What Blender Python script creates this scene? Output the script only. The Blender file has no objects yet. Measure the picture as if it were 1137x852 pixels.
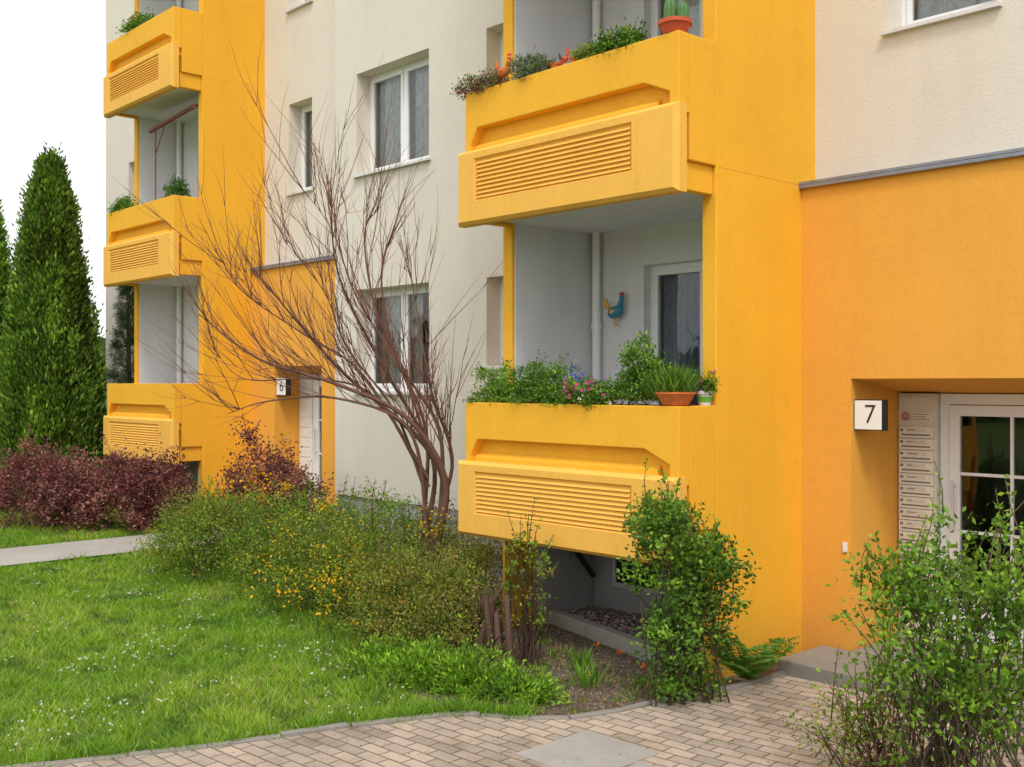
import bpy, bmesh, math, random
import numpy as np
from mathutils import Vector, Matrix, noise

random.seed(7)
rng = np.random.default_rng(7)
scene = bpy.context.scene
COL = scene.collection

# ------------------------------------------------------------------ helpers
def link(ob, parent=None):
    COL.objects.link(ob)
    if parent is not None:
        ob.parent = parent
    return ob

def empty(name, loc=(0, 0, 0)):
    e = bpy.data.objects.new(name, None)
    e.empty_display_size = 0.2
    e.location = loc
    COL.objects.link(e)
    return e

class MB:
    def __init__(self):
        self.v = []; self.f = []; self.m = []
    def face(self, pts, m=0):
        n = len(self.v)
        self.v += [tuple(p) for p in pts]
        self.f.append(list(range(n, n + len(pts)))); self.m.append(m)
    def box(self, x0, x1, y0, y1, z0, z1, m=0):
        n = len(self.v)
        self.v += [(x0,y0,z0),(x1,y0,z0),(x1,y1,z0),(x0,y1,z0),(x0,y0,z1),(x1,y0,z1),(x1,y1,z1),(x0,y1,z1)]
        for q in ((0,3,2,1),(4,5,6,7),(0,1,5,4),(1,2,6,5),(2,3,7,6),(3,0,4,7)):
            self.f.append([n+i for i in q]); self.m.append(m)
    def loft(self, loops, m=0, cap0=False, cap1=True):
        n = len(self.v); k = len(loops[0])
        for L in loops:
            self.v += [tuple(p) for p in L]
        for a in range(len(loops)-1):
            for i in range(k):
                j = (i+1) % k
                self.f.append([n+a*k+i, n+a*k+j, n+(a+1)*k+j, n+(a+1)*k+i]); self.m.append(m)
        if cap0:
            self.f.append([n+i for i in range(k)][::-1]); self.m.append(m)
        if cap1:
            self.f.append([n+(len(loops)-1)*k+i for i in range(k)]); self.m.append(m)
    def prism(self, poly, y0, y1, m=0):
        self.loft([[(p[0], y0, p[1]) for p in poly], [(p[0], y1, p[1]) for p in poly]], m, True, True)
    def prismz(self, poly, z0, z1, m=0):
        self.loft([[(p[0], p[1], z0) for p in poly], [(p[0], p[1], z1) for p in poly]], m, True, True)
    def tube(self, pts, rad, sides=8, m=0):
        loops = []
        for i, p in enumerate(pts):
            p = Vector(p)
            a = Vector(pts[max(i-1, 0)]); b = Vector(pts[min(i+1, len(pts)-1)])
            d = (b-a).normalized()
            r = rad[i] if hasattr(rad, '__len__') else rad
            x = d.orthogonal().normalized() if i == 0 else (x - d*x.dot(d)).normalized()
            y = d.cross(x)
            loops.append([p + (x*math.cos(t)+y*math.sin(t))*r for t in [2*math.pi*k/sides for k in range(sides)]])
        self.loft(loops, m, True, True)
    def lathe(self, c, prof, sides=20, m=0):
        loops = [[(c[0]+r*math.cos(2*math.pi*k/sides), c[1]+r*math.sin(2*math.pi*k/sides), c[2]+z) for k in range(sides)] for r, z in prof]
        self.loft(loops, m, True, True)
    def build(self, name, mats, parent=None, bevel=0, smooth=False, fixn=True):
        me = bpy.data.meshes.new(name)
        me.from_pydata(self.v, [], self.f)
        for mt in mats: me.materials.append(mt)
        me.polygons.foreach_set('material_index', self.m)
        if fixn:
            bm = bmesh.new(); bm.from_mesh(me)
            bmesh.ops.recalc_face_normals(bm, faces=bm.faces)
            bm.to_mesh(me); bm.free()
        if smooth:
            me.polygons.foreach_set('use_smooth', [True]*len(me.polygons))
        me.update()
        ob = bpy.data.objects.new(name, me)
        link(ob, parent)
        if bevel:
            b = ob.modifiers.new('bev', 'BEVEL'); b.width = bevel; b.segments = 2
            b.limit_method = 'ANGLE'; b.angle_limit = math.radians(40)
        return ob

class Veg:
    """vertex-coloured mesh of leaves / blades / stems (fast numpy build)"""
    def __init__(self, k=4):
        self.k = k; self.V = []; self.F = []; self.C = []; self.n = 0
    def add(self, v, f, c):
        self.V.append(v); self.F.append(f + self.n); self.C.append(c); self.n += len(v)
    def leaves(self, p, L, W, col, axis=None, bias=0.0, fold=0.25):
        N = len(p)
        d = rng.normal(size=(N, 3))
        d /= np.linalg.norm(d, axis=1)[:, None]
        if axis is not None:
            d = d*(1-bias) + axis*bias
            d /= np.linalg.norm(d, axis=1)[:, None] + 1e-9
        s = np.cross(d, rng.normal(size=(N, 3)))
        s /= np.linalg.norm(s, axis=1)[:, None] + 1e-9
        nn = np.cross(d, s)
        L = L*rng.uniform(.6, 1.3, N)[:, None]; W = W*rng.uniform(.7, 1.3, N)[:, None]*.5
        v = np.empty((N, 4, 3))
        v[:, 0] = p; v[:, 1] = p + d*L*.5 + s*W + nn*W*fold
        v[:, 2] = p + d*L; v[:, 3] = p + d*L*.5 - s*W + nn*W*fold
        f = np.arange(N*4).reshape(N, 4)
        self.add(v.reshape(-1, 3), f, np.repeat(col, 4, axis=0))
    def tube(self, pts, rad, col, sides=5):
        mb = MB(); mb.tube(pts, rad, sides)
        v = np.array(mb.v); f = np.array([q for q in mb.f if len(q) == 4])
        self.add(v, f, np.tile(np.array(col, float)*rng.uniform(.8, 1.2), (len(v), 1)))
    def build(self, name, mat, parent=None):
        V = np.concatenate(self.V).astype(np.float32); F = np.concatenate(self.F).astype(np.int32)
        C = np.concatenate(self.C)
        me = bpy.data.meshes.new(name)
        me.vertices.add(len(V)); me.vertices.foreach_set('co', V.ravel())
        me.loops.add(F.size); me.loops.foreach_set('vertex_index', F.ravel())
        me.polygons.add(len(F))
        me.polygons.foreach_set('loop_start', np.arange(0, F.size, self.k, dtype=np.int32))
        me.polygons.foreach_set('loop_total', np.full(len(F), self.k, dtype=np.int32))
        me.update(calc_edges=True)
        ca = me.color_attributes.new('Col', 'FLOAT_COLOR', 'POINT')
        cc = np.ones((len(V), 4), dtype=np.float32); cc[:, :3] = np.clip(C, 0, 1)
        ca.data.foreach_set('color', cc.ravel())
        me.materials.append(mat)
        ob = bpy.data.objects.new(name, me)
        return link(ob, parent)

# ------------------------------------------------------------------ materials
def newmat(name):
    m = bpy.data.materials.new(name); m.use_nodes = True
    nt = m.node_tree; nt.nodes.clear()
    out = nt.nodes.new('ShaderNodeOutputMaterial')
    b = nt.nodes.new('ShaderNodeBsdfPrincipled')
    nt.links.new(b.outputs[0], out.inputs[0])
    return m, nt, b, out

def pos(nt, scale=(1, 1, 1), rot=(0, 0, 0)):
    g = nt.nodes.new('ShaderNodeNewGeometry')
    mp = nt.nodes.new('ShaderNodeMapping')
    mp.inputs['Scale'].default_value = scale; mp.inputs['Rotation'].default_value = rot
    nt.links.new(g.outputs['Position'], mp.inputs[0])
    return mp.outputs[0]

def noise_n(nt, vec, scale, detail=4, rough=.55):
    n = nt.nodes.new('ShaderNodeTexNoise'); n.inputs['Scale'].default_value = scale
    n.inputs['Detail'].default_value = detail; n.inputs['Roughness'].default_value = rough
    nt.links.new(vec, n.inputs['Vector']); return n.outputs[0]

def ramp(nt, fac, stops):
    r = nt.nodes.new('ShaderNodeValToRGB'); nt.links.new(fac, r.inputs[0])
    e = r.color_ramp.elements
    e[0].position, e[0].color = stops[0][0], (*stops[0][1], 1)
    e[1].position, e[1].color = stops[-1][0], (*stops[-1][1], 1)
    for s in stops[1:-1]:
        x = e.new(s[0]); x.color = (*s[1], 1)
    return r.outputs[0]

def mix(nt, a, b, fac, mode='MIX'):
    m = nt.nodes.new('ShaderNodeMix'); m.data_type = 'RGBA'; m.blend_type = mode
    for sock, val in ((m.inputs[0], fac), (m.inputs[6], a), (m.inputs[7], b)):
        if hasattr(val, 'links') or hasattr(val, 'is_linked'): nt.links.new(val, sock)
        elif isinstance(val, tuple): sock.default_value = (*val, 1)
        else: sock.default_value = val
    return m.outputs[2]

def bump(nt, b, h, strength=.4, dist=.01):
    bn = nt.nodes.new('ShaderNodeBump'); bn.inputs['Strength'].default_value = strength
    bn.inputs['Distance'].default_value = dist
    nt.links.new(h, bn.inputs['Height']); nt.links.new(bn.outputs[0], b.inputs['Normal'])

def stucco(name, c, var=.10, streak=.12, grain=90, bstr=.35, bdist=.004, rough=.85, fine_amt=.04, grime=0):
    m, nt, b, o = newmat(name)
    p = pos(nt)
    big = ramp(nt, noise_n(nt, p, .8, 6, .6), [(.3, (1-var,)*3), (.7, (1+var*.3,)*3)])
    col = mix(nt, c, big, 1.0, 'MULTIPLY')
    ps = pos(nt, (3, 3, .3))
    st = ramp(nt, noise_n(nt, ps, 1.3, 5, .6), [(.48, (1, 1, 1)), (.8, (1-streak,)*3)])
    col = mix(nt, col, st, 1.0, 'MULTIPLY')
    if grime:   # irregular weathering blotches
        gm = ramp(nt, noise_n(nt, p, 7, 8, .75), [(.56, (0, 0, 0)), (.78, (grime,)*3)])
        col = mix(nt, col, tuple(x*.45+.02 for x in c), gm)
    fine = noise_n(nt, p, grain, 3, .6)
    fr = ramp(nt, fine, [(.3, (1-fine_amt,)*3), (.65, (1+fine_amt*.5,)*3)])
    col = mix(nt, col, fr, 1.0, 'MULTIPLY')
    sx = nt.nodes.new('ShaderNodeSeparateXYZ'); nt.links.new(p, sx.inputs[0])
    mr = nt.nodes.new('ShaderNodeMapRange'); mr.inputs[1].default_value = .6; mr.inputs[2].default_value = 0
    nt.links.new(sx.outputs[2], mr.inputs[0])
    ml = nt.nodes.new('ShaderNodeMath'); ml.operation = 'MULTIPLY'
    nt.links.new(mr.outputs[0], ml.inputs[0]); nt.links.new(noise_n(nt, p, 5, 6, .7), ml.inputs[1])
    col = mix(nt, col, tuple(x*.5+.03 for x in c), ml.outputs[0])
    nt.links.new(col, b.inputs['Base Color']); b.inputs['Roughness'].default_value = rough
    b.inputs['Specular IOR Level'].default_value = .25
    bump(nt, b, fine, bstr, bdist)
    return m

def plain(name, c, rough=.5, spec=.5, metal=0, var=.08, scale=12, bstr=0):
    m, nt, b, o = newmat(name)
    f = noise_n(nt, pos(nt), scale, 4, .6)
    col = mix(nt, c, ramp(nt, f, [(.3, (1-var,)*3), (.7, (1+var*.5,)*3)]), 1.0, 'MULTIPLY')
    nt.links.new(col, b.inputs['Base Color'])
    b.inputs['Roughness'].default_value = rough; b.inputs['Metallic'].default_value = metal
    b.inputs['Specular IOR Level'].default_value = spec
    if bstr: bump(nt, b, f, bstr, .004)
    return m

M_beige = stucco('beige_render', (.745, .69, .60), .06, .05, 55, .5, .005, .9, .07, .06)
M_yellow = stucco('yellow_paint', (.88, .450, .032), .07, .06, 45, .25, .003, .75, .05, .24)
M_panel = stucco('panel_paint', (.89, .485, .085), .08, .08, 45, .22, .003, .7, .05, .32)
M_orange = stucco('orange_paint', (.84, .405, .062), .08, .05, 45, .25, .003, .8, .05, .2)
M_white = stucco('white_paint', (.74, .74, .755), .06, .08, 80, .25, .003, .85, .04, .1)
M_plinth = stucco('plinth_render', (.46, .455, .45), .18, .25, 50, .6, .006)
M_frame = plain('window_frame_white', (.82, .82, .82), .35, .5, 0, .03)
M_flash = plain('zinc_flashing', (.26, .28, .33), .45, .5, .4, .2, 8)
M_sill = plain('sill_metal', (.68, .68, .68), .4, .5, .1, .08)
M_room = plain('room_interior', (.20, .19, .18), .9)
M_black = plain('black_plastic', (.02, .02, .02), .4)
M_digit = plain('digit_black', (.015, .015, .015), .5)
M_signw = plain('sign_white', (.85, .85, .83), .3, .5, 0, .02)
M_terra = plain('terracotta', (.60, .16, .04), .8, .3, 0, .2, 30)
M_redpot = plain('red_pot', (.58, .09, .03), .6, .4, 0, .15, 30)
M_potw = plain('pot_white', (.75, .72, .7), .5, .4, 0, .1, 30)
M_potg = plain('pot_green', (.15, .42, .05), .5, .4, 0, .1, 30)
M_conc = stucco('concrete', (.34, .31, .27), .3, .1, 60, .6, .006, .9, .12, .4)
M_slab = stucco('pale_concrete', (.46, .43, .385), .2, .05, 40, .6, .006, .9, .1, .3)
M_mail = plain('mailbox_metal', (.72, .67, .58), .4, .5, 0, .04)
M_plate = plain('name_plate', (.84, .80, .70), .4, .5, 0, .05)
M_ink = plain('ink_grey', (.25, .2, .16), .6)
M_red = plain('sign_red', (.55, .03, .03), .5)
M_teal = plain('paint_teal', (.02, .22, .30), .5)
M_gold = plain('paint_gold', (.75, .42, .03), .5)
M_awn = plain('awning_fabric', (.26, .10, .08), .8, .2, 0, .2, 20)

def glass():
    m, nt, b, o = newmat('window_glass')
    nt.nodes.remove(b)
    t = nt.nodes.new('ShaderNodeBsdfTransparent'); t.inputs[0].default_value = (.9, .93, .92, 1)
    g = nt.nodes.new('ShaderNodeBsdfGlossy'); g.inputs['Roughness'].default_value = .015
    fr = nt.nodes.new('ShaderNodeFresnel'); fr.inputs[0].default_value = 1.8
    bn = nt.nodes.new('ShaderNodeBump'); bn.inputs['Strength'].default_value = .12; bn.inputs['Distance'].default_value = .02
    nt.links.new(noise_n(nt, pos(nt), 1.5, 2), bn.inputs['Height']); nt.links.new(bn.outputs[0], g.inputs['Normal'])
    mx = nt.nodes.new('ShaderNodeMixShader')
    nt.links.new(fr.outputs[0], mx.inputs[0]); nt.links.new(t.outputs[0], mx.inputs[1]); nt.links.new(g.outputs[0], mx.inputs[2])
    nt.links.new(mx.outputs[0], o.inputs[0]); return m
M_glass = glass()

def curtain(name, c, sc=25):
    m, nt, b, o = newmat(name)
    p = pos(nt, (1, 1, .4))
    col = mix(nt, c, ramp(nt, noise_n(nt, p, sc, 3), [(.35, (.72,)*3), (.6, (1,)*3)]), 1.0, 'MULTIPLY')
    nt.links.new(col, b.inputs['Base Color']); b.inputs['Roughness'].default_value = .9
    return m
M_cur = curtain('net_curtain', (.82, .82, .80))
M_curdark = curtain('blue_grey_curtain', (.20, .25, .30))
M_curbrown = curtain('brown_drape', (.46, .36, .30))

def leafmat(name, transl=.35, rough=.5):
    m, nt, b, o = newmat(name)
    a = nt.nodes.new('ShaderNodeVertexColor'); a.layer_name = 'Col'
    nt.links.new(a.outputs[0], b.inputs['Base Color']); b.inputs['Roughness'].default_value = rough
    b.inputs['Specular IOR Level'].default_value = .3
    if transl > 0:
        t = nt.nodes.new('ShaderNodeBsdfTranslucent')
        br = mix(nt, a.outputs[0], (1.0, 1.15, .6), 1.0, 'MULTIPLY')
        nt.links.new(br, t.inputs[0])
        mx = nt.nodes.new('ShaderNodeMixShader'); mx.inputs[0].default_value = transl
        nt.links.new(b.outputs[0], mx.inputs[1]); nt.links.new(t.outputs[0], mx.inputs[2])
        nt.links.new(mx.outputs[0], o.inputs[0])
    return m
M_leaf = leafmat('foliage')
M_bark = leafmat('bark', 0.0, .85)

def groundmat():
    m, nt, b, o = newmat('ground_turf')
    p = pos(nt)
    a = ramp(nt, noise_n(nt, p, 3, 6, .7), [(.3, (.07, .11, .015)), (.5, (.11, .19, .02)), (.75, (.18, .22, .035))])
    nt.links.new(a, b.inputs['Base Color']); b.inputs['Roughness'].default_value = .95
    bump(nt, b, noise_n(nt, p, 40, 4, .7), .8, .03); return m
M_ground = groundmat()

def soilmat():
    m, nt, b, o = newmat('bed_soil')
    p = pos(nt)
    a = ramp(nt, noise_n(nt, p, 9, 8, .75), [(.3, (.08, .056, .038)), (.5, (.20, .145, .10)), (.72, (.32, .25, .18))])
    g = ramp(nt, noise_n(nt, p, 2.3, 5, .7), [(.52, (0, 0, 0)), (.66, (1, 1, 1))])
    col = mix(nt, a, (.12, .13, .04), g)
    nt.links.new(col, b.inputs['Base Color']); b.inputs['Roughness'].default_value = .95
    bump(nt, b, noise_n(nt, p, 30, 8, .8), 1.0, .04); return m
M_soil = soilmat()

def paver():
    m, nt, b, o = newmat('brick_pavers')
    g = nt.nodes.new('ShaderNodeNewGeometry')
    wn = nt.nodes.new('ShaderNodeTexNoise'); wn.inputs['Scale'].default_value = 1.1; wn.inputs['Detail'].default_value = 2
    nt.links.new(g.outputs['Position'], wn.inputs['Vector'])
    sc = nt.nodes.new('ShaderNodeVectorMath'); sc.operation = 'MULTIPLY_ADD'
    sc.inputs[1].default_value = (.05, .05, 0)
    nt.links.new(wn.outputs['Color'], sc.inputs[0]); nt.links.new(g.outputs['Position'], sc.inputs[2])
    mp = nt.nodes.new('ShaderNodeMapping'); mp.inputs['Rotation'].default_value = (0, 0, math.radians(-4))
    nt.links.new(sc.outputs[0], mp.inputs[0]); p = mp.outputs[0]
    bt = nt.nodes.new('ShaderNodeTexBrick'); nt.links.new(p, bt.inputs['Vector'])
    bt.inputs['Scale'].default_value = 1.0
    bt.inputs['Brick Width'].default_value = .205; bt.inputs['Row Height'].default_value = .105
    bt.inputs['Mortar Size'].default_value = .007; bt.inputs['Mortar Smooth'].default_value = .4
    bt.inputs['Bias'].default_value = 0
    bt.inputs['Color1'].default_value = (.50, .39, .31, 1); bt.inputs['Color2'].default_value = (.34, .285, .235, 1)
    bt.inputs['Mortar'].default_value = (.18, .15, .10, 1)
    p2 = pos(nt)
    v = ramp(nt, noise_n(nt, p2, 1.3, 8, .75), [(.32, (.60, .58, .52)), (.5, (.95, .95, .94)), (.75, (1.18, 1.15, 1.1))])
    col = mix(nt, bt.outputs[0], v, 1.0, 'MULTIPLY')
    v2 = ramp(nt, noise_n(nt, p2, 80, 4, .7), [(.3, (.78,)*3), (.7, (1.12,)*3)])
    col = mix(nt, col, v2, 1.0, 'MULTIPLY')
    nt.links.new(col, b.inputs['Base Color']); b.inputs['Roughness'].default_value = .9
    inv = nt.nodes.new('ShaderNodeMath'); inv.operation = 'SUBTRACT'; inv.inputs[0].default_value = 1
    nt.links.new(bt.outputs[1], inv.inputs[1])
    bump(nt, b, inv.outputs[0], .9, .008); return m
M_paver = paver()

# ------------------------------------------------------------------ apartment building
B = empty('apartment_building')

def rect(u0, u1, z0, z1, v):
    return [(u0, v, z0), (u1, v, z0), (u1, v, z1), (u0, v, z1)]

def wall(mb, u0, u1, z0, z1, v, holes, m=0, reveal=.22):
    us = sorted(set([u0, u1] + [h[0] for h in holes] + [h[1] for h in holes]))
    zs = sorted(set([z0, z1] + [h[2] for h in holes] + [h[3] for h in holes]))
    for i in range(len(us)-1):
        for j in range(len(zs)-1):
            cu, cz = (us[i]+us[i+1])/2, (zs[j]+zs[j+1])/2
            if any(h[0] < cu < h[1] and h[2] < cz < h[3] for h in holes): continue
            mb.face(rect(us[i], us[i+1], zs[j], zs[j+1], v), m)
    for h in holes:
        a = rect(h[0], h[1], h[2], h[3], v); b = rect(h[0], h[1], h[2], h[3], v+reveal)
        for i in range(4):
            j = (i+1) % 4
            mb.face([a[i], a[j], b[j], b[i]], m)

frames = MB(); glassm = MB(); curt = MB(); rooms = MB(); sills = MB()

def window(u0, u1, z0, z1, v, recess=.22, splits=(.5,), cur='net', sill=True, bars=()):
    f = v + recess - .005
    t = .055
    frames.box(u0, u1, f, f+.07, z0, z0+t); frames.box(u0, u1, f, f+.07, z1-t, z1)
    frames.box(u0, u0+t, f+.001, f+.069, z0+t, z1-t); frames.box(u1-t, u1, f+.001, f+.069, z0+t, z1-t)
    edges = [u0+t] + [u0+(u1-u0)*s for s in splits] + [u1-t]
    for s in splits:
        c = u0+(u1-u0)*s
        frames.box(c-.03, c+.03, f+.001, f+.069, z0+t, z1-t)
    for i in range(len(edges)-1):
        a = edges[i] + (.03 if i > 0 else 0); b = edges[i+1] - (.03 if i < len(edges)-2 else 0)
        s = .045; g = f-.012
        frames.box(a, b, g, g+.06, z0+t, z0+t+s); frames.box(a, b, g, g+.06, z1-t-s, z1-t)
        frames.box(a, a+s, g+.001, g+.059, z0+t+s, z1-t-s); frames.box(b-s, b, g+.001, g+.059, z0+t+s, z1-t-s)
        for bz in bars:
            frames.box(a+s, b-s, g+.003, g+.05, bz-.015, bz+.015)
        glassm.face(rect(a+s-.005, b-s+.005, z0+t+s-.005, z1-t-s+.005, g+.03))
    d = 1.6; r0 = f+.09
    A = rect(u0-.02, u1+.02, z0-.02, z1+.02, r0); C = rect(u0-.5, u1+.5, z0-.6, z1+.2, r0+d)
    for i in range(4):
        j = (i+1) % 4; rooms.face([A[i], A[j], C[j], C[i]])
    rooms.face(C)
    def cloth(a, b, m, amp=.014, y=r0+.02, zl=z0+.01, zh=z1-.03):
        n = max(8, int((b-a)/.015)); ph = rng.uniform(0, 6)
        prev = None
        for k in range(n+1):
            x = a+(b-a)*k/n
            yy = y + amp*math.sin(x*62+ph+math.sin(x*11)*2) + .01*math.sin(x*23)
            cur_ = ((x, yy, zl), (x, yy, zh))
            if prev: curt.face([prev[0], cur_[0], cur_[1], prev[1]], m)
            prev = cur_
    w = u1-u0
    if cur == 'net': cloth(u0, u1, 0)
    elif cur == 'dark':
        cloth(u0, u1, 1, .022)
    elif cur == 'mix':
        cloth(u0+w*.2, u0+w*.66, 0, .014, r0+.02); cloth(u0, u0+w*.26, 2, .02, r0+.05); cloth(u1-w*.24, u1, 2, .02, r0+.05)
        cloth(u0, u1, 0, .01, r0+.10, z0+.01, z0+.6)
    elif cur == 'half': cloth(u0, u0+w*.66, 0); cloth(u0+w*.6, u1, 0, .01, r0+.05, z0, z0+.6)
    if sill:
        sills.loft([[(u0-.04, v-.055, z0-.04), (u1+.04, v-.055, z0-.04), (u1+.04, v-.055, z0-.012), (u0-.04, v-.055, z0-.012)],
                    [(u0-.04, v+recess-.02, z0-.02), (u1+.04, v+recess-.02, z0-.02), (u1+.04, v+recess-.02, z0+.006), (u0-.04, v+recess-.02, z0+.006)]], 0, True, True)

wl = MB()
TOP = 15.3
NS = 5
holes = []
for k in range(NS):
    z0 = [2.20, 5.06, 7.86, 10.66, 13.46][k]
    holes.append((-11.92, -10.38, z0, z0+1.34)); holes.append((-9.32, -8.45, z0+.30, z0+1.32))
    window(-11.92, -10.38, z0, z0+1.34, 8.22, cur=['mix', 'net', 'net', 'mix', 'net'][k])
    window(-9.32, -8.45, z0+.30, z0+1.32, 8.22, splits=(), cur='net')
wall(wl, -12.43, -7.45, .80, TOP, 8.22, holes)
wl.face([(-12.43, 8.22, -.2), (-12.43, 8.9, -.2), (-12.43, 8.9, TOP), (-12.43, 8.22, TOP)])
holes = []
for k in range(1, NS):
    holes.append((-4.38, -3.5, 5.17+2.8*(k-1), 6.35+2.8*(k-1)))
    window(-4.38, -3.5, 5.17+2.8*(k-1), 6.35+2.8*(k-1), 8.22, splits=(), cur='half')
for k in range(NS):
    for a in (0.2, 3.6):
        holes.append((a, a+1.5, 2.24+2.8*k, 3.58+2.8*k)); window(a, a+1.5, 2.24+2.8*k, 3.58+2.8*k, 8.22, cur='net')
wall(wl, -5.05, -1.2, 3.95, TOP, 8.22, [h for h in holes if h[1] < -1.2])
wall(wl, -1.2, 7.0, .8, TOP, 8.22, [h for h in holes if h[0] > -1.2])
holes = []
for k in range(1, NS):
    z = 5.20+2.8*(k-1); holes.append((-14.45, -13.80, z, z+1.36)); window(-14.45, -13.80, z, z+1.36, 8.72, splits=(), cur='net')
wall(wl, -15.17, -12.43, 3.9, TOP, 8.72, holes)
holes = []
for k in range(NS):
    z = 2.45+2.8*k; holes.append((-20.3, -19.2, z, z+1.3)); window(-20.3, -19.2, z, z+1.3, 8.72, cur='net')
wall(wl, -21.4, -17.57, .8, TOP, 8.72, holes)
wl.face([(-21.4, 8.72, -.2), (-21.4, 20, -.2), (-21.4, 20, TOP), (-21.4, 8.72, TOP)])
wl.face([(7, 8.22, -.2), (7, 20, -.2), (7, 20, TOP), (7, 8.22, TOP)])
wl.face([(-21.4, 20, -.2), (7, 20, -.2), (7, 20, TOP), (-21.4, 20, TOP)])
wl.build('walls', [M_beige], B, fixn=False)

pl = MB()
for a, b, v in ((-12.43, -7.45, 8.25), (-21.4, -17.57, 8.75), (-1.2, 7.0, 8.25)):
    pl.box(a, b, v, v+.2, -.3, .80)
pl.box(-7.36, -5.19, 7.93, 8.2, -.3, 1.0)
pl.box(-17.45, -15.31, 8.43, 8.6, -.3, 1.15)
pl.build('plinth', [M_plinth], B)
rf = MB()
rf.box(-21.6, -12.5, 8.5, 20.2, TOP, TOP+.3); rf.box(-12.49, 7.2, 8.0, 20.2, TOP, TOP+.31)
rf.build('roof', [M_flash], B)
bw = MB()   # basement window: plain dark pane in a pale frame
bw.box(-7.10, -6.50, 7.905, 7.93, .32, .36, 1); bw.box(-7.10, -6.50, 7.905, 7.93, .60, .64, 1)
bw.box(-7.10, -7.06, 7.906, 7.929, .36, .60, 1); bw.box(-6.54, -6.50, 7.906, 7.929, .36, .60, 1)
bw.box(-7.06, -6.54, 7.92, 7.928, .36, .60, 0)
bw.tube([(-7.30, 7.35, .95), (-7.30, 7.85, .40)], .028, 8, 0)
bw.build('basement_window', [M_black, M_sill], B)

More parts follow.
